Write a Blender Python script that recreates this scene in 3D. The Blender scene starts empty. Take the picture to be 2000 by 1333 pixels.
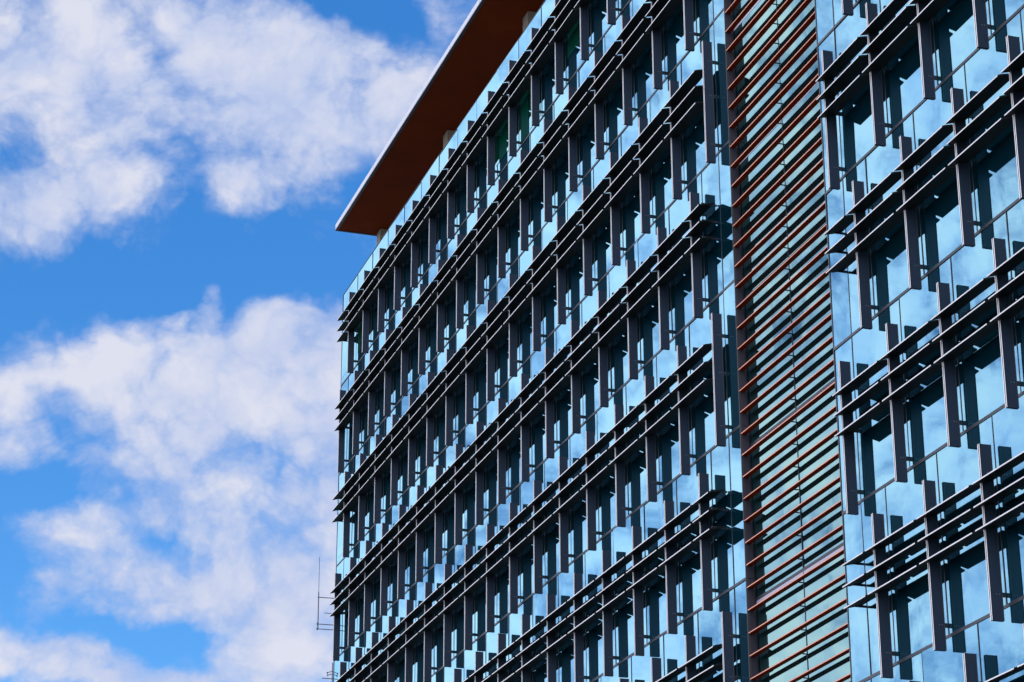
import bpy, math, random
from mathutils import Vector, Matrix
random.seed(7)
C = bpy.context.scene
COL = C.collection

# ------------------------------------------------------------------ camera
S = 2.4                       # metres per facade bay
H = 1.65987 * S               # storey height
Z0 = 42.0                     # height of the datum under the parapet
cam_d = bpy.data.cameras.new('camera')
cam = bpy.data.objects.new('camera', cam_d)
COL.objects.link(cam)
F_PX, YAW, PITCH, ROLL = 4793.52, -1.25241021, 0.377608309, -0.00183877766
CP = Vector((39.6273235 * S, -9.71957817 * S, Z0 - 16.8311882 * S))
fwd = Vector((math.sin(YAW) * math.cos(PITCH), math.cos(YAW) * math.cos(PITCH), math.sin(PITCH)))
rgt = Vector((math.cos(YAW), -math.sin(YAW), 0))
upv = rgt.cross(fwd)
r2 = math.cos(ROLL) * rgt + math.sin(ROLL) * upv
u2 = -math.sin(ROLL) * rgt + math.cos(ROLL) * upv
m = Matrix((r2, u2, -fwd)).transposed().to_4x4()
m.translation = CP
cam.matrix_world = m
cam_d.sensor_width = 36.0
cam_d.lens = F_PX / 2000.0 * 36.0
cam_d.clip_start = 0.5
cam_d.clip_end = 6000
C.camera = cam

# ------------------------------------------------------------------ light
SUN_EL, SUN_AZ = math.radians(52), math.radians(62)     # azimuth counted from +X towards +Y
sd = bpy.data.lights.new('sun', 'SUN')
sd.energy = 3.0
sd.angle = math.radians(0.5)
sd.color = (1.0, 0.95, 0.88)
sun = bpy.data.objects.new('sun', sd)
COL.objects.link(sun)
sdir = Vector((math.cos(SUN_EL) * math.cos(SUN_AZ), math.cos(SUN_EL) * math.sin(SUN_AZ), math.sin(SUN_EL)))
sun.rotation_euler = sdir.to_track_quat('Z', 'Y').to_euler()
sun.location = (20, 20, 120)

C.view_settings.view_transform = 'Standard'
C.view_settings.look = 'None'
C.view_settings.gamma = 1.0
C.view_settings.exposure = 0.0
C.cycles.max_bounces = 10
C.cycles.glossy_bounces = 6
C.cycles.transparent_max_bounces = 12
C.cycles.caustics_reflective = False
C.cycles.caustics_refractive = False

# ------------------------------------------------------------------ sky with clouds
W = bpy.data.worlds.new('World')
C.world = W
W.use_nodes = True
nt = W.node_tree
N, L = nt.nodes, nt.links
N.clear()


def nd(t, tree=None, **kw):
    n = (tree or nt).nodes.new(t)
    for k, v in kw.items():
        setattr(n, k, v)
    return n


def mth(op, a, b=None, c=None, tree=None, clamp=False):
    t = tree or nt
    n = t.nodes.new('ShaderNodeMath')
    n.operation = op
    n.use_clamp = clamp
    for i, v in enumerate((a, b, c)):
        if v is None:
            continue
        if isinstance(v, (int, float)):
            n.inputs[i].default_value = v
        else:
            t.links.new(v, n.inputs[i])
    return n.outputs[0]


def vdir(az, el):
    az, el = math.radians(az), math.radians(el)
    return Vector((math.cos(el) * math.cos(az), math.cos(el) * math.sin(az), math.sin(el)))


CLOUD_AXIS = vdir(165, 20)
cx_ = Vector((-math.sin(math.radians(165)), math.cos(math.radians(165)), 0)) * -1
cy_ = cx_.cross(CLOUD_AXIS)
tc = nd('ShaderNodeTexCoord')


def dotn(v):
    n = nd('ShaderNodeVectorMath', operation='DOT_PRODUCT')
    L.new(tc.outputs['Generated'], n.inputs[0])
    n.inputs[1].default_value = v
    return n.outputs['Value']


dc = mth('MAXIMUM', dotn(CLOUD_AXIS), 0.08)
pu = mth('DIVIDE', dotn(cx_), dc)
pv = mth('DIVIDE', dotn(cy_), dc)
comb = nd('ShaderNodeCombineXYZ')
L.new(pu, comb.inputs[0])
L.new(pv, comb.inputs[1])


def noise(scale, detail, rough, vec, dist=0.0, off=(0, 0, 0), sc=(1, 1, 1), tree=None):
    t = tree or nt
    mp = nd('ShaderNodeMapping', t)
    mp.inputs['Location'].default_value = off
    mp.inputs['Scale'].default_value = sc
    t.links.new(vec, mp.inputs['Vector'])
    n = nd('ShaderNodeTexNoise', t)
    n.inputs['Scale'].default_value = scale
    n.inputs['Detail'].default_value = detail
    n.inputs['Roughness'].default_value = rough
    n.inputs['Distortion'].default_value = dist
    t.links.new(mp.outputs[0], n.inputs['Vector'])
    return n


# the wind-torn edges: coordinates shifted by a noise before the cloud masses are laid out
wn = noise(14, 5, 0.6, comb.outputs[0])
wsub = nd('ShaderNodeVectorMath', operation='SUBTRACT')
L.new(wn.outputs['Color'], wsub.inputs[0])
wsub.inputs[1].default_value = (0.5, 0.5, 0.5)
wsc = nd('ShaderNodeVectorMath', operation='SCALE')
L.new(wsub.outputs[0], wsc.inputs[0])
wsc.inputs['Scale'].default_value = 0.045
wadd = nd('ShaderNodeVectorMath', operation='ADD')
L.new(comb.outputs[0], wadd.inputs[0])
L.new(wsc.outputs[0], wadd.inputs[1])
P = wadd.outputs[0]

# cloud masses and gaps: azimuth, elevation, half width, half height (degrees), weight, tilt
BLOBS = [
    (173.332, 28.021, 4.714, 3.089, 0.5, 0), (173.235, 25.221, 4.226, 1.788, 0.42, 8), (173.53, 24.141, 1.788, 1.138, 0.22, 0),
    (167.635, 27.67, 4.714, 3.089, 0.55, 0), (167.068, 26.748, 4.226, 1.788, 0.3, 14), (168.568, 24.912, 1.951, 1.3, 0.25, 0),
    (171.896, 26.259, 3.251, 1.951, 0.25, 0), (165.629, 27.501, 1.788, 1.463, 0.08, 0), (171.12, 28.304, 0.975, 2.763, -0.28, 20),
    (173.903, 25.579, 0.65, 0.732, -0.16, 0), (174.495, 25.061, 0.813, 0.423, -0.14, 0), (170.55, 25.52, 0.975, 1.463, -0.22, 0),
    (169.802, 27.271, 1.138, 0.423, -0.18, 15), (168.575, 27.864, 0.553, 0.423, -0.12, 0), (166.488, 29.299, 1.951, 0.894, -0.55, -20),
    (164.854, 28.816, 0.975, 0.975, -0.3, 0), (163.642, 29.189, 1.788, 0.813, 0.2, 0), (172.036, 22.772, 6.827, 1.219, -0.6, 0),
    (167.214, 23.539, 2.926, 1.382, -0.34, 0), (168.695, 24.847, 1.788, 0.975, 0.2, 0), (169.244, 25.413, 2.113, 0.975, 0.18, 0),
    (170.765, 24.799, 2.113, 0.894, 0.28, 0), (173.359, 17.22, 2.601, 0.65, 0.1, 0), (169.979, 24.606, 0.423, 0.65, -0.3, 0),
    (166.736, 24.743, 1.951, 0.975, -0.2, 25), (169.01, 22.542, 0.585, 0.488, 0.42, -30), (170.099, 22.171, 0.813, 0.358, 0.48, 10),
    (166.904, 22.059, 1.788, 0.975, 0.42, 0), (167.34, 19.962, 6.827, 3.414, 0.75, 0), (170.903, 20.827, 3.901, 1.219, 0.42, 10),
    (173.604, 20.372, 0.975, 0.65, 0.25, 0), (174.278, 19.622, 1.138, 1.3, 0.35, 0), (167.723, 16.866, 6.827, 3.414, 0.62, 0),
    (173.467, 18.619, 2.438, 0.65, 0.25, 0), (171.916, 15.54, 2.601, 0.975, 0.22, 0), (173.52, 17.737, 2.438, 0.813, -0.26, 0),
    (170.178, 16.844, 1.626, 0.585, -0.42, -10), (173.271, 16.058, 2.438, 0.65, -0.16, 0), (171.143, 14.698, 3.576, 0.618, -0.36, 0),
    (169.802, 14.337, 1.3, 0.65, -0.35, 0), (170.635, 20.544, 1.788, 0.488, -0.2, 10), (169.292, 18.768, 0.975, 0.39, -0.28, 0),
    (172.03, 19.054, 1.788, 0.423, -0.16, 0), (172.763, 13.993, 4.226, 1.219, 0.6, -6), (170.839, 13.605, 2.601, 0.65, 0.3, 0),
    (167.133, 14.057, 3.251, 1.951, 0.35, 0), (174.086, 21.749, 0.975, 1.463, -0.3, 0),
]
acc = None
for (az, el, rx, ry, w, tilt) in BLOBS:
    d = vdir(az, el)
    k = d.dot(CLOUD_AXIS)
    c2 = Vector((d.dot(cx_) / k, d.dot(cy_) / k, 0))
    mp = nd('ShaderNodeMapping', vector_type='TEXTURE')
    mp.inputs['Location'].default_value = c2
    mp.inputs['Rotation'].default_value = (0, 0, math.radians(tilt))
    mp.inputs['Scale'].default_value = (math.radians(rx), math.radians(ry), 1)
    L.new(P, mp.inputs['Vector'])
    ln = nd('ShaderNodeVectorMath', operation='LENGTH')
    L.new(mp.outputs[0], ln.inputs[0])
    mr = nd('ShaderNodeMapRange', interpolation_type='SMOOTHSTEP')
    L.new(ln.outputs['Value'], mr.inputs['Value'])
    mr.inputs['From Min'].default_value = 1.0
    mr.inputs['From Max'].default_value = 0.15
    mr.inputs['To Min'].default_value = 0.0
    mr.inputs['To Max'].default_value = w
    acc = mr.outputs[0] if acc is None else mth('ADD', acc, mr.outputs[0])
acc = mth('MINIMUM', mth('ADD', acc, 0.10), 0.72)

# everywhere else the sky carries broken cloud of its own
fb = noise(13, 14, 0.66, comb.outputs[0], 0.35, (3.1, 1.7, 0.4), (0.85, 1.15, 1))
wisp = noise(44, 8, 0.62, P, 0.6, (0.7, 4.1, 0.2), (0.8, 1.2, 1))
fb2 = noise(5.0, 3, 0.5, comb.outputs[0], 0.0, (8.2, 2.4, 0))
azn = mth('ARCTAN2', pu, 1.0)
side = nd('ShaderNodeMapRange', interpolation_type='SMOOTHSTEP')      # away from the cloud bank above the roof
L.new(pu, side.inputs['Value'])
side.inputs['From Min'].default_value = -0.02
side.inputs['From Max'].default_value = -0.30
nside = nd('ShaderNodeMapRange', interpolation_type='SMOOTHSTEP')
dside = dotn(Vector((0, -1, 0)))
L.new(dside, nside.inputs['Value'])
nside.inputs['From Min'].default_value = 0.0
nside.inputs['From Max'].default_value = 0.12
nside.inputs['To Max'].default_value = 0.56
dens0 = mth('ADD', acc, nside.outputs[0])
dens1 = mth('ADD', dens0, mth('MULTIPLY', mth('SUBTRACT', fb.outputs['Fac'], 0.5), 2.1))
dens2 = mth('ADD', dens1, mth('MULTIPLY', mth('SUBTRACT', fb2.outputs['Fac'], 0.5), 0.30))
dens2 = mth('ADD', dens2, mth('MULTIPLY', mth('SUBTRACT', wisp.outputs['Fac'], 0.5), 0.36))
puff = nd('ShaderNodeTexVoronoi', feature='F1')             # rounded billows along the edges
puff.inputs['Scale'].default_value = 34
puff.inputs['Detail'].default_value = 3
puff.inputs['Roughness'].default_value = 0.55

L.new(P, puff.inputs['Vector'])
dens2 = mth('ADD', dens2, mth('MULTIPLY', mth('SUBTRACT', 1.02, puff.outputs['Distance']), 0.55))
dm = nd('ShaderNodeMapRange', interpolation_type='SMOOTHSTEP')
L.new(dens2, dm.inputs['Value'])
dm.inputs['From Min'].default_value = -0.14
dm.inputs['From Max'].default_value = 0.78
dm.inputs['To Max'].default_value = 0.97

sky = nd('ShaderNodeTexSky', sky_type='NISHITA')
sky.sun_disc = False
sky.sun_elevation = SUN_EL
sky.sun_rotation = math.pi / 2 - SUN_AZ
sky.air_density = 1.0
sky.dust_density = 0.4
sky.ozone_density = 2.0
hs = nd('ShaderNodeHueSaturation')
hs.inputs['Saturation'].default_value = 1.35
hs.inputs['Value'].default_value = 1.0
L.new(sky.outputs[0], hs.inputs['Color'])
gainn = nd('ShaderNodeMix', data_type='RGBA', blend_type='MULTIPLY')
gainn.inputs['Factor'].default_value = 1.0
L.new(hs.outputs[0], gainn.inputs[6])
gainn.inputs[7].default_value = (0.84, 1.10, 1.30, 1)

sh = noise(20, 9, 0.6, P, 0.0, (1.3, 5.2, 0))
cr = nd('ShaderNodeMix', data_type='RGBA')
shr = nd('ShaderNodeMapRange')
L.new(sh.outputs['Fac'], shr.inputs['Value'])
shr.inputs['From Min'].default_value = 0.40
shr.inputs['From Max'].default_value = 0.62
thick = nd('ShaderNodeMapRange')
L.new(dens2, thick.inputs['Value'])
thick.inputs['From Min'].default_value = 0.10
thick.inputs['From Max'].default_value = 0.95
wmix = mth('ADD', mth('MULTIPLY', shr.outputs[0], 0.60), mth('MULTIPLY', thick.outputs[0], 0.50), clamp=True)
wmix = mth('ADD', wmix, mth('MULTIPLY', mth('SUBTRACT', 0.80, puff.outputs['Distance']), 0.7), clamp=True)
L.new(wmix, cr.inputs['Factor'])
cr.inputs[6].default_value = (3.3, 3.9, 5.6, 1)
cr.inputs[7].default_value = (5.0, 5.1, 5.85, 1)
mixc = nd('ShaderNodeMix', data_type='RGBA')
L.new(dm.outputs[0], mixc.inputs['Factor'])
L.new(gainn.outputs[2], mixc.inputs[6])
front_fill = nd('ShaderNodeMapRange', interpolation_type='SMOOTHSTEP')     # clouds on the facade's side boosted, fill light added for its edges
L.new(dside, front_fill.inputs['Value'])
front_fill.inputs['From Min'].default_value = 0.0
front_fill.inputs['From Max'].default_value = 0.3
front_fill.inputs['To Min'].default_value = 1.0
front_fill.inputs['To Max'].default_value = 3.0
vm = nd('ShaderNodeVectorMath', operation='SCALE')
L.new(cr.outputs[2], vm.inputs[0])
L.new(front_fill.outputs[0], vm.inputs['Scale'])
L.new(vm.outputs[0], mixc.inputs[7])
bg = nd('ShaderNodeBackground')
bg.inputs['Strength'].default_value = 0.15
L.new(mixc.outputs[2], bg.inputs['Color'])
out = nd('ShaderNodeOutputWorld')
L.new(bg.outputs[0], out.inputs['Surface'])


# ------------------------------------------------------------------ materials
def mat(name, col, rough=0.5, metal=0.0, spec=0.5, var=0.0, vscale=3.0, bump=0.0):
    ma = bpy.data.materials.new(name)
    ma.use_nodes = True
    t = ma.node_tree
    b = t.nodes['Principled BSDF']
    b.inputs['Base Color'].default_value = (*col, 1)
    b.inputs['Roughness'].default_value = rough
    b.inputs['Metallic'].default_value = metal
    b.inputs['Specular IOR Level'].default_value = spec
    if var:
        g = nd('ShaderNodeNewGeometry', t)
        n = noise(vscale, 6, 0.6, g.outputs['Position'], 0, (0, 0, 0), (1, 1, 0.35), t)
        mr = nd('ShaderNodeMapRange', t)
        t.links.new(n.outputs['Fac'], mr.inputs['Value'])
        mr.inputs['From Min'].default_value = 0.3
        mr.inputs['From Max'].default_value = 0.7
        mr.inputs['To Min'].default_value = 1 - var
        mr.inputs['To Max'].default_value = 1 + var
        mx = nd('ShaderNodeMix', t, data_type='RGBA', blend_type='MULTIPLY')
        mx.inputs['Factor'].default_value = 1
        mx.inputs[6].default_value = (*col, 1)
        t.links.new(mr.outputs[0], mx.inputs[7])
        t.links.new(mx.outputs[2], b.inputs['Base Color'])
        rr = nd('ShaderNodeMapRange', t)
        t.links.new(n.outputs['Fac'], rr.inputs['Value'])
        rr.inputs['To Min'].default_value = max(0.05, rough - 0.12)
        rr.inputs['To Max'].default_value = min(1, rough + 0.12)
        t.links.new(rr.outputs[0], b.inputs['Roughness'])
    return ma


def glass(name, refl, trans, f0, f1, body, bw=0.4):
    ma = bpy.data.materials.new(name)
    ma.use_nodes = True
    t = ma.node_tree
    t.nodes.clear()
    g = nd('ShaderNodeNewGeometry', t)
    n1 = noise(0.55, 1, 0.4, g.outputs['Position'], 0, (0, 0, 0), (1, 1, 0.40), t)
    n2 = noise(2.2, 2, 0.5, g.outputs['Position'], 0, (4, 1, 0), (1, 1, 0.22), t)
    a = mth('ADD', n1.outputs['Fac'], mth('MULTIPLY', n2.outputs['Fac'], 0.035, tree=t), tree=t)
    bp = nd('ShaderNodeBump', t)
    bp.inputs['Strength'].default_value = 0.35
    bp.inputs['Distance'].default_value = 0.010
    t.links.new(a, bp.inputs['Height'])
    lw = nd('ShaderNodeLayerWeight', t)
    lw.inputs['Blend'].default_value = 0.5
    mr = nd('ShaderNodeMapRange', t)
    t.links.new(lw.outputs['Facing'], mr.inputs['Value'])
    mr.inputs['To Min'].default_value = f0
    mr.inputs['To Max'].default_value = f1
    gl = nd('ShaderNodeBsdfGlossy', t)
    gl.inputs['Color'].default_value = (*refl, 1)
    gl.inputs['Roughness'].default_value = 0.0
    t.links.new(bp.outputs[0], gl.inputs['Normal'])
    tr = nd('ShaderNodeBsdfTransparent', t)
    tr.inputs['Color'].default_value = (*trans, 1)
    mx = nd('ShaderNodeMixShader', t)
    t.links.new(mr.outputs[0], mx.inputs[0])
    df = nd('ShaderNodeBsdfDiffuse', t)                 # the body tint of the coated glass
    df.inputs['Color'].default_value = (*body, 1)
    m0 = nd('ShaderNodeMixShader', t)
    m0.inputs[0].default_value = bw
    t.links.new(tr.outputs[0], m0.inputs[1])
    t.links.new(df.outputs[0], m0.inputs[2])
    t.links.new(m0.outputs[0], mx.inputs[1])
    t.links.new(gl.outputs[0], mx.inputs[2])
    o = nd('ShaderNodeOutputMaterial', t)
    t.links.new(mx.outputs[0], o.inputs['Surface'])
    return ma


M = {
    'charcoal': mat('charcoal_coat', (0.029, 0.044, 0.067), 0.5, 0, 0.35, 0.14, 1.5),
    'silver': mat('silver_edge', (0.84, 0.755, 0.68), 0.5, 0.0, 0.5, 0.07, 2.0),
    'groove': mat('dark_groove', (0.015, 0.013, 0.015), 0.6),
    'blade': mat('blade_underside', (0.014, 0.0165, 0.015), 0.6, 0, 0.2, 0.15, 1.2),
    'frame': mat('dark_frame', (0.018, 0.020, 0.026), 0.45, 0, 0.4),
    'lip': mat('frame_lip', (0.065, 0.056, 0.052), 0.5),
    'arm': mat('bracket_steel', (0.020, 0.021, 0.026), 0.5),
    'rivet': mat('rivet_steel', (0.35, 0.34, 0.34), 0.4, 0.6),
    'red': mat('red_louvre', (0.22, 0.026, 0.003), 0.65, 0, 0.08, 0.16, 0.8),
    'red_lit_edge': mat('louvre_nose_lit', (0.86, 0.30, 0.155), 0.45, 0, 0.4, 0.10, 1.0),  # same red as the louvre, paler: front light put into the colour
    'jamb': mat('plum_panel', (0.060, 0.050, 0.064), 0.5, 0, 0.4, 0.15, 1.0),
    'fascia': mat('white_fascia', (0.72, 0.68, 0.66), 0.7, 0, 0.2, 0.03, 0.3),
    'drip': mat('drip_edge', (0.035, 0.036, 0.050), 0.5),
    'soffit': mat('rust_soffit', (0.17, 0.027, 0.003), 0.85, 0, 0.1, 0.22, 0.5),
    'column': mat('concrete_column', (0.30, 0.26, 0.19), 0.8, 0, 0.2, 0.12, 2.0),
    'slab': mat('concrete_slab', (0.30, 0.30, 0.29), 0.8, 0, 0.2, 0.1),
    'inner': mat('office_wall', (0.10, 0.11, 0.11), 0.8),
    'blind': mat('green_blind', (0.05, 0.55, 0.30), 0.7),
    'spandrel': mat('grey_spandrel', (0.50, 0.44, 0.48), 0.4, 0, 0.5),
    'antenna': mat('antenna_steel', (0.10, 0.10, 0.13), 0.45, 0.6),
    'wall': mat('stone_cladding', (0.28, 0.27, 0.26), 0.8, 0, 0.2, 0.12, 0.8),
    'paving': mat('paving', (0.17, 0.165, 0.16), 0.85, 0, 0.2, 0.2, 0.25),
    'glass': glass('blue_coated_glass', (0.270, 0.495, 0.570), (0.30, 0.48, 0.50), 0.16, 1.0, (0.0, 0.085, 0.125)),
    'green': glass('blind_film_glass', (0.36, 0.62, 0.66), (0.2, 0.5, 0.4), 0.05, 0.82, (0.003, 0.14, 0.075), 0.6),
    'mint': glass('mint_coated_glass', (0.265, 0.425, 0.40), (0.20, 0.34, 0.30), 0.16, 1.0, (0.0, 0.07, 0.075)),
}


# ------------------------------------------------------------------ mesh helpers
class MB:
    def __init__(s):
        s.v, s.f, s.mi, s.ms = [], [], [], []

    def _m(s, name):
        if name not in s.ms:
            s.ms.append(name)
        return s.ms.index(name)

    def poly(s, pts, mname):
        b = len(s.v)
        s.v += [tuple(p) for p in pts]
        s.f.append(list(range(b, b + len(pts))))
        s.mi.append(s._m(mname))

    def box(s, a, b, mname, faces=None):
        x0, y0, z0 = a
        x1, y1, z1 = b
        i = len(s.v)
        s.v += [(x0, y0, z0), (x1, y0, z0), (x1, y1, z0), (x0, y1, z0), (x0, y0, z1), (x1, y0, z1), (x1, y1, z1), (x0, y1, z1)]
        q = {'-z': (0, 3, 2, 1), '+z': (4, 5, 6, 7), '-y': (0, 1, 5, 4), '+x': (1, 2, 6, 5), '+y': (2, 3, 7, 6), '-x': (3, 0, 4, 7)}
        for k, f in q.items():
            s.f.append([i + j for j in f])
            s.mi.append(s._m((faces or {}).get(k, mname)))

    def prism(s, prof, axis, t0, t1, mname, side=None):
        """extrude a closed 2-D outline: axis 'z' takes (x, y) points, axis 'x' takes (y, z) points"""
        n = len(prof)
        i = len(s.v)
        for t in (t0, t1):
            for p in prof:
                s.v.append((p[0], p[1], t) if axis == 'z' else (t, p[0], p[1]))
        for k in range(n):
            k2 = (k + 1) % n
            s.f.append([i + k, i + k2, i + n + k2, i + n + k])
            s.mi.append(s._m((side or {}).get(k, mname)))
        s.f.append([i + k for k in range(n)][::-1])
        s.mi.append(s._m(mname))
        s.f.append([i + n + k for k in range(n)])
        s.mi.append(s._m(mname))

    def tube(s, a, b, r, mname, seg=8):
        a, b = Vector(a), Vector(b)
        d = (b - a).normalized()
        e = d.cross(Vector((0, 0, 1)) if abs(d.z) < .9 else Vector((1, 0, 0))).normalized()
        g = d.cross(e)
        i = len(s.v)
        for c in (a, b):
            for k in range(seg):
                t = 2 * math.pi * k / seg
                s.v.append(tuple(c + r * (math.cos(t) * e + math.sin(t) * g)))
        for k in range(seg):
            k2 = (k + 1) % seg
            s.f.append([i + k, i + k2, i + seg + k2, i + seg + k])
            s.mi.append(s._m(mname))
        s.f.append([i + k for k in range(seg)][::-1])
        s.mi.append(s._m(mname))
        s.f.append([i + seg + k for k in range(seg)])
        s.mi.append(s._m(mname))

    def add(s, o, off=(0, 0, 0)):
        i = len(s.v)
        s.v += [(x + off[0], y + off[1], z + off[2]) for x, y, z in o.v]
        for f, k in zip(o.f, o.mi):
            s.f.append([i + j for j in f])
            s.mi.append(s._m(o.ms[k]))

    def mesh(s, name):
        me = bpy.data.meshes.new(name)
        me.from_pydata(s.v, [], s.f)
        for n in s.ms:
            me.materials.append(M[n])
        me.polygons.foreach_set('material_index', s.mi)
        me.update()
        return me


def obj(name, me, parent=None, loc=(0, 0, 0)):
    if isinstance(me, MB):
        me = me.mesh(name)
    o = bpy.data.objects.new(name, me)
    COL.objects.link(o)
    o.location = loc
    o.parent = parent
    return o


def empty(name, parent=None, loc=(0, 0, 0)):
    o = bpy.data.objects.new(name, None)
    o.empty_display_size = 0.3
    COL.objects.link(o)
    o.location = loc
    o.parent = parent
    return o


def tag(o, label=None, cat=None, group=None, kind=None):
    for k, v in (('label', label), ('category', cat), ('group', group), ('kind', kind)):
        if v:
            o[k] = v
    return o


def proj(p):
    q = Vector(p) - CP
    d = q.dot(fwd)
    return 1000 + F_PX * q.dot(r2) / d, 666.5 - F_PX * q.dot(u2) / d


def seen(a, b):
    """how much of the picture the box a-b fills"""
    pts = [proj((x, y, z)) for x in (a[0], b[0]) for y in (a[1], b[1]) for z in (a[2], b[2])]
    x0, x1 = min(p[0] for p in pts), max(p[0] for p in pts)
    y0, y1 = min(p[1] for p in pts), max(p[1] for p in pts)
    return max(0, min(2000, x1) - max(0, x0)) * max(0, min(1333, y1) - max(0, y0))


def pick(items, n=100):
    """the n that show largest; the others go into one mesh"""
    items.sort(key=lambda t: -t[0])
    return [t for t in items[:n] if t[0] > 0], [t for i, t in enumerate(items) if i >= n or t[0] <= 0]


# ------------------------------------------------------------------ ground
g = MB()
g.poly([(-900, -900, 0), (900, -900, 0), (900, 900, 0), (-900, 900, 0)], 'paving')
tag(obj('ground', g), kind='structure')

# ------------------------------------------------------------------ the office building
B = empty('office_building', loc=(0, 0, 0))
tag(B, 'glass office block with charcoal fins, red louvred stair strip and rust roof overhang', 'office building')
YG = 0.150 * S                # glass plane behind the fin fronts
YS = 0.250 * S                # recessed glass of the louvred strip
XL, XR = 17.33 * S, 19.63 * S    # the strip between the two wings
XE = 26.0 * S                 # end of what is modelled to the right
NR = 8
PARA = Z0 + 0.215 * S


def zrow(r):
    return Z0 - r * H


ZT = 0.08 * H                 # transom height above the fin foot

# fins -------------------------------------------------------------
FW, FD = 0.084, 0.265
FH = H * 0.91


def fin_mb():
    b = MB()
    prof = [(0, 0), (.030, 0), (.030, .022), (.054, .022), (.054, 0), (FW, 0), (FW, .016), (FW - .008, .016),
            (FW - .008, FD - .022), (FW, FD - .022), (FW, FD), (.008, FD), (.008, FD - .018), (0, FD - .018)]
    b.prism(prof, 'z', 0, FH, 'charcoal', {0: 'silver', 1: 'groove', 2: 'groove', 3: 'groove', 4: 'silver', 9: 'lip'})
    return b


def arms_at():
    return [f * H for f in (.135, .50, .76)]


def arm_mb():
    b = MB()
    b.box((.022, FD - .001, -.045), (.062, YG - .012, .045), 'arm')
    return b


def rivets_mb():
    b = MB()
    for h in arms_at():
        for y in (.14, .20):
            b.box((FW - .0085, y - .008, h - .008), (FW - .003, y + .008, h + .008), 'rivet')
    return b


fin_b = fin_mb()
fin_b.add(rivets_mb())
fin_me, arm_me = fin_b.mesh('fin'), arm_mb().mesh('bracket_arm')
fins = []
for r in range(1, NR + 1):
    us = [k + (0 if r % 2 else -.5) for k in range(1, 18)]
    us += [k + (.5 if r % 2 else 0) for k in range(20, 26)]
    for u in us:
        p = (u * S, 0, zrow(r))
        fins.append((seen(p, (p[0] + FW, FD, p[2] + FH)), p))
near, rest = pick(fins)
for s_, p in near:
    f = obj('fin', fin_me, B, p)
    for h in arms_at():
        a = obj('bracket_arm', arm_me, f, (0, 0, h))
rb = MB()
for s_, p in rest:
    rb.add(fin_b, p)
    for h in arms_at():
        rb.add(arm_mb(), (p[0], p[1], p[2] + h))
tag(obj('fin_row', rb, B), kind='stuff')

# sunshade blades ----------------------------------------------------
YO, YI = -0.083 * S, 0.104 * S
RISE = 0.050 * S
BL, BR = .008 * S, -.047 * S      # a blade slots through the fin it starts at and stops short of the next one
BZ = [(-.512) * S, (-.713) * S, (-.915) * S]


def blade_mb(x0, x1):
    b = MB()
    prof = [(YO, 0), (YO, .028), (YO + .09, RISE * .24 + .036), (YI - .05, RISE * .88 + .028), (YI, RISE + .014), (YI, RISE), (YO + .16, RISE * .36)]
    prof = prof[::-1]
    n = len(prof)
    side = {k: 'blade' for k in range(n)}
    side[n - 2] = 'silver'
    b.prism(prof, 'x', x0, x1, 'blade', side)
    return b


def rail_mb(x):
    b = MB()
    b.box((x - .016, YO + .10, .062), (x + .016, YG - .012, .112), 'arm')
    return b


fc = FW / 2
FULL = blade_mb(BL, S + BR)
HALF = blade_mb(BL, S / 2 + BR)
meshes = {}
for key, (x1, free) in {'full': (S, 0), 'half_left': (S / 2, -1), 'half_right': (S / 2, 1)}.items():
    b = FULL if key == 'full' else HALF
    full = MB()
    full.add(b)
    r_ = MB()
    if free < 0:
        r_.add(rail_mb(BL + .05))
    elif free > 0:
        r_.add(rail_mb(x1 + BR - .05))
    meshes[key] = (full, full.mesh('blade'), r_, r_.mesh('support_rail') if r_.v else None)
shades = []
for r in range(1, NR + 1):
    spans = []
    if r % 2:
        spans += [(.5, 'half_left')] + [(k, 'full') for k in range(1, 17)]
        spans += [(20, 'half_left')] + [(k + .5, 'full') for k in range(20, 26)]
    else:
        spans += [(k + .5, 'full') for k in range(0, 16)] + [(16.5, 'half_right')]
        spans += [(k, 'full') for k in range(20, 26)]
    for u, key in spans:
        p = (u * S, 0, zrow(r - 1))
        w = S if key == 'full' else S / 2
        shades.append((seen((p[0], YO, p[2] + BZ[2]), (p[0] + w, YI, p[2] + BZ[0] + .1)), p, key))
near, rest = pick(shades)
for s_, p, key in near:
    e = empty('sunshade', B, p)
    full, me, r_, rme = meshes[key]
    for z in BZ:
        bl = obj('blade', me, e, (0, 0, z))
    if rme:
        for z in BZ:
            obj('support_rail', rme, e, (0, 0, z))
rb = MB()
for s_, p, key in rest:
    full, me, r_, rme = meshes[key]
    for z in BZ:
        rb.add(full, (p[0], p[1], p[2] + z))
        if rme:
            rb.add(r_, (p[0], p[1], p[2] + z))
tag(obj('sunshade_row', rb, B), kind='stuff')

# windows: one pane and its frame per bay --------------------------------
wins = []


def win(x0, x1, z0, z1, y, g='glass', band=False):
    wins.append((seen((x0, y, z0), (x1, y, z1)), x0, x1, z0, z1, y, g, band))


for r in range(1, NR + 1):
    top = PARA if r == 1 else zrow(r - 1) + ZT
    bot = zrow(r) + ZT
    if r % 2:
        xs = [0] + [k * S + fc for k in range(1, 18)] + [XL]
        xr = [XR, 20 * S + fc] + [(k + .5) * S + fc for k in range(20, 26)]
    else:
        xs = [0] + [(k - .5) * S + fc for k in range(1, 18)] + [17 * S + fc, XL]
        xr = [XR] + [k * S + fc for k in range(20, 27)]
    for a, b in list(zip(xs, xs[1:])) + list(zip(xr, xr[1:])):
        win(a, b, bot, top, YG)
    sb = .22 * S
    for a, b in ((XL, 18.49 * S), (18.49 * S, XR)):
        win(a, b, bot - sb, (zrow(r - 1) + ZT - sb) if r > 1 else Z0 + .2 * S, YS, 'mint', True)


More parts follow.
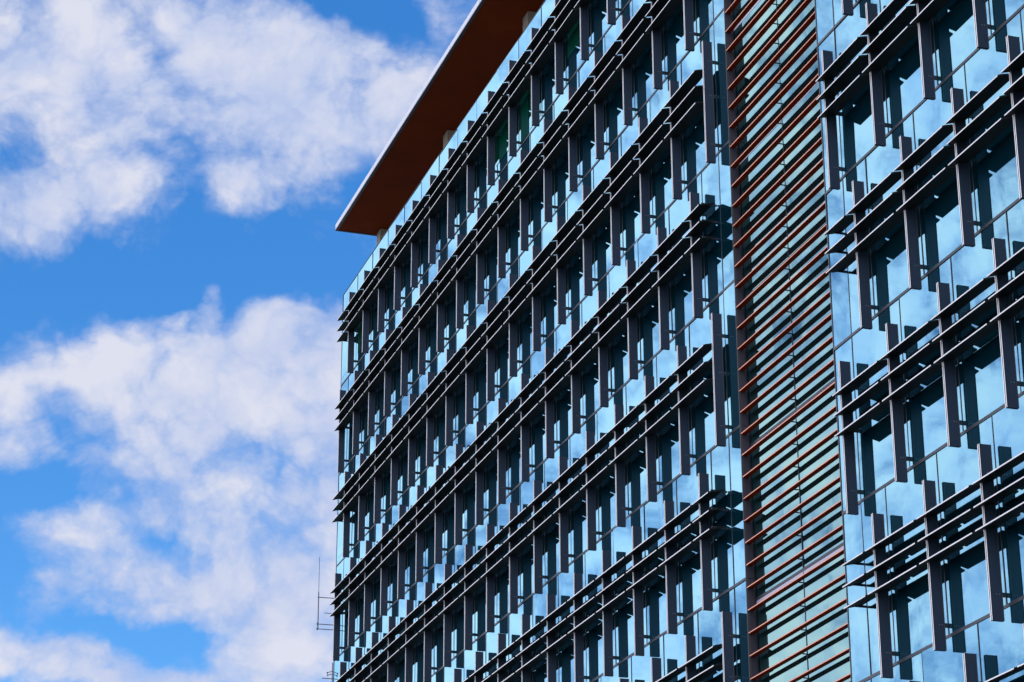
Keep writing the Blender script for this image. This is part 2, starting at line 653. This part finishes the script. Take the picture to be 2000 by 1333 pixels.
def pane_mb(x0, x1, z0, z1, y, g, band):
    b = MB()
    ta, tb = random.gauss(0, .0020), random.gauss(0, .0020)
    cx, cz = (x0 + x1) / 2, (z0 + z1) / 2
    e = .004
    z1 = z1 - (.16 if band else 0)
    pts = []
    for dy in (0, .024):
        for x, z in ((x0 + e, z0 + e), (x1 - e, z0 + e), (x1 - e, z1 - e), (x0 + e, z1 - e)):
            pts.append((x, y + dy + (x - cx) * ta + (z - cz) * tb, z))
    i = 0
    b.v += pts
    for f in ((0, 1, 2, 3), (7, 6, 5, 4), (0, 4, 5, 1), (1, 5, 6, 2), (2, 6, 7, 3), (3, 7, 4, 0)):
        b.f.append(list(f))
        b.mi.append(b._m(g))
    return b


def frame_mb(x0, x1, z0, z1, y, g, band):
    b = MB()
    w = .013
    b.box((x0 - w, y - .010, z0 + .033), (x0 + w, y + .06, z1 - .033), 'frame')          # joint at the left edge
    b.box((x0 - w, y - .014, z0 - .024), (x1 - w - .001, y + .06, z0 + .024), 'frame')     # transom
    b.box((x0 - w, y - .018, z0 - .036), (x1 - w - .001, y + .02, z0 - .025), 'lip')
    b.box((x0 - w, y - .011, z0 + .025), (x1 - w - .001, y + .02, z0 + .034), 'lip')
    if band:
        b.box((x0 + w, y - .004, z1 - .157), (x1 - w - .002, y + .05, z1 - .042), 'spandrel')
    return b


near, rest = pick(wins)
for s_, *a in near:
    p = obj('window', pane_mb(*a), B)
    obj('frame', frame_mb(*a), p)
rb = MB()
for s_, *a in rest:
    rb.add(pane_mb(*a))
    rb.add(frame_mb(*a))
tag(obj('window_field', rb, B), kind='stuff')

# parapet cap rail and the facade edges
b = MB()
b.box((0, YG - .012, PARA + .001), (XL, YG + .036, PARA + .016), 'lip')
b.box((XR, YG - .012, PARA + .001), (XE, YG + .036, PARA + .016), 'lip')
obj('parapet_rail', b, B)
ZB = zrow(NR) + ZT - .05
for nm, xa, xb in (('edge_trim', XL - .006, XL + .022), ('edge_trim', XR - .030, XR - .004), ('edge_trim', -.03, -.004)):
    b = MB()
    b.box((xa, YG - .014, ZB), (xb, YG + .05, PARA), 'lip')
    obj(nm, b, B)

# jambs of the louvred strip, one panel per storey
for r in range(1, NR + 1):
    top = PARA if r == 1 else zrow(r - 1) + ZT
    bot = zrow(r) + ZT
    b = MB()
    b.box((XL - .06, YG + .052, bot + .008), (XL + .020, YS - .032, top - .008), 'jamb')
    b.box((XL - .05, YS - .029, bot), (XL + .05, YS - .012, top), 'frame')
    obj('jamb_panel', b, B)
    b = MB()
    b.box((XR - .020, YG + .052, bot + .008), (XR + .06, YS - .032, top - .008), 'jamb')
    obj('jamb_panel', b, B)

# red louvres -------------------------------------------------------
LY0, LY1, LT = YG - .006, YG + .060 * S, .034
k = 0
z = Z0 - (3.498 - .2384 * 15) * S
lz = []
while z > zrow(NR):
    lz.append(z)
    z -= .2384 * S
lou = MB()
x0, x1 = XL + .028, XR - .045
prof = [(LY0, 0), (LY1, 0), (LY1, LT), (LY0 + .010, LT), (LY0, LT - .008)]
lou.prism(prof[::-1], 'x', 0, x1 - x0, 'red', {0: 'red_lit_edge', 4: 'red_lit_edge', 1: 'red'})
lou_me = lou.mesh('louvre')
arm = MB()
arm.box((-.012, LY1 - .03, -.030), (.012, YS - .012, -.006), 'arm')
arm_me2 = arm.mesh('louvre_bracket')
for z in lz:
    lo = obj('louvre', lou_me, B, (x0, 0, z))
    for xx in (1.16 * S - .03,):
        obj('louvre_bracket', arm_me2, lo, (xx, 0, 0))

# roof overhang -------------------------------------------------------
RY, RZ, RX = -.15 * S, Z0 + 1.243 * S, .49 * S
b = MB()
b.box((RX, RY, RZ + .025), (XE, 9.0, RZ + .26), 'fascia')
roof = obj('roof_overhang', b, B)
b = MB()
b.box((RX - .004, RY - .012, RZ - .03), (XE, RY + .11, RZ + .022), 'drip')
b.box((RX - .004, RY + .112, RZ - .03), (RX + .09, 9.0, RZ + .022), 'drip')
obj('drip_edge', b, roof)
b = MB()
xx = RX + 2.6
while xx < XE:
    b.box((xx, RY - .0025, RZ + .027), (xx + .012, RY + .01, RZ + .258), 'drip')
    xx += 3.6
obj('fascia_joint', b, roof)
b = MB()
b.box((RX + .092, RY + .113, RZ - .004), (XE - .01, 8.9, RZ + .02), 'soffit')
obj('soffit', b, roof)
for kx in (0, 1, 2, 3, 4, 5):
    u = .56 + 4.15 * kx
    b = MB()
    b.box((u * S, .60 * S, Z0 - .14), (u * S + .60, .60 * S + .55, RZ - .006), 'column')
    obj('roof_column', b, B)

# body behind the glass: floors, back wall, end wall, lower storeys -----
for r in range(0, NR + 1):
    b = MB()
    zt = zrow(r) + ZT
    for xa, xb, y in ((.06, XL - .07, YG + .08), (XL + .06, XR - .06, YS + .08), (XR + .07, XE, YG + .08)):
        b.box((xa, y, zt - .50), (xb, 8.9, zt - .12), 'slab')
    obj('floor_slab', b, B)
b = MB()
b.box((.06, 7.0, ZB), (XE, 7.3, Z0 + .1), 'inner')
b.box((XL - .066, YS + .05, ZB), (XL - .030, 6.9, Z0), 'inner')
b.box((XR + .030, YS + .05, ZB), (XR + .066, 6.9, Z0), 'inner')
obj('core_wall', b, B)
b = MB()
b.box((-.002, YG + .055, ZB), (.05, 9.0, PARA), 'frame')
obj('end_wall', b, B)
b = MB()
b.box((0, YG, .0), (XE, 9.0, ZB - .05), 'wall')
obj('lower_storeys', b, B)

# green film added on a few panes, standing in for blinds behind them
for (u0, u1, r, f0, f1) in ((8.95, 9.55, 1, .30, .80), (10.06, 10.45, 1, .30, .90), (10.50, 10.95, 1, .30, .88), (12.08, 12.55, 1, .30, .70),
                            (.10, .55, 1, .30, .85), (.12, .48, 3, .28, .85), (1.1, 1.35, 1, .3, .8)):
    b = MB()
    za, zb = zrow(r - 1) - f1 * H, zrow(r - 1) - f0 * H
    b.box((u0 * S, YG - .010, za), (u1 * S, YG - .006, zb), 'green')
    tag(obj('blind_film', b, B), 'green film on the glass standing in for blinds inside')

# ------------------------------------------------------------------ antennas on the end wall
AX = -.1 * S


def at(Y, zB):
    return Vector((AX, Y * S, Z0 + zB * S))


A = empty('whip_antenna', loc=at(.17, -5.95))
tag(A, 'tall thin whip antenna held out on three arms at the building corner', 'antenna')
o = A.location.copy()


def part(name, segs, parent=A):
    b = MB()
    for a, c, r in segs:
        b.tube(a - parent.location, c - parent.location, r, 'antenna')
    return obj(name, b, parent)


part('mast', [(at(-.123, -5.95), at(-.126, -5.30), .022), (at(-.126, -5.30), at(-.128, -4.684), .011)])
for za, zb, ya in ((-5.395, -5.386, -.142), (-5.866, -5.860, -.132), (-5.952, -5.946, -.132)):
    part('arm', [(at(ya, za), at(.34, zb), .017)])
part('arm', [(at(-.018, -5.663), at(.34, -5.66), .013)])
part('clamp', [(at(-.130, -5.89), at(-.130, -5.84), .035)])
part('clamp', [(at(-.132, -5.97), at(-.132, -5.93), .035)])
part('wall_plate', [(at(.30, -6.00), at(.30, -5.35), .03)])

A2 = empty('yagi_antenna', loc=at(.17, -6.9))
tag(A2, 'small yagi antenna low on the building corner at the picture edge', 'antenna')
part('mast', [(at(.152, -7.05), at(.152, -6.52), .02)], A2)
part('boom', [(at(-.029, -6.800), at(.34, -6.803), .017)], A2)
part('element', [(at(.06, -6.704), at(.16, -6.665), .014)], A2)
part('element', [(at(.07, -6.744), at(.16, -6.713), .014)], A2)
part('clamp', [(at(.06, -6.72), at(.06, -6.69), .024)], A2)
part('clamp', [(at(.07, -6.76), at(.07, -6.73), .024)], A2)
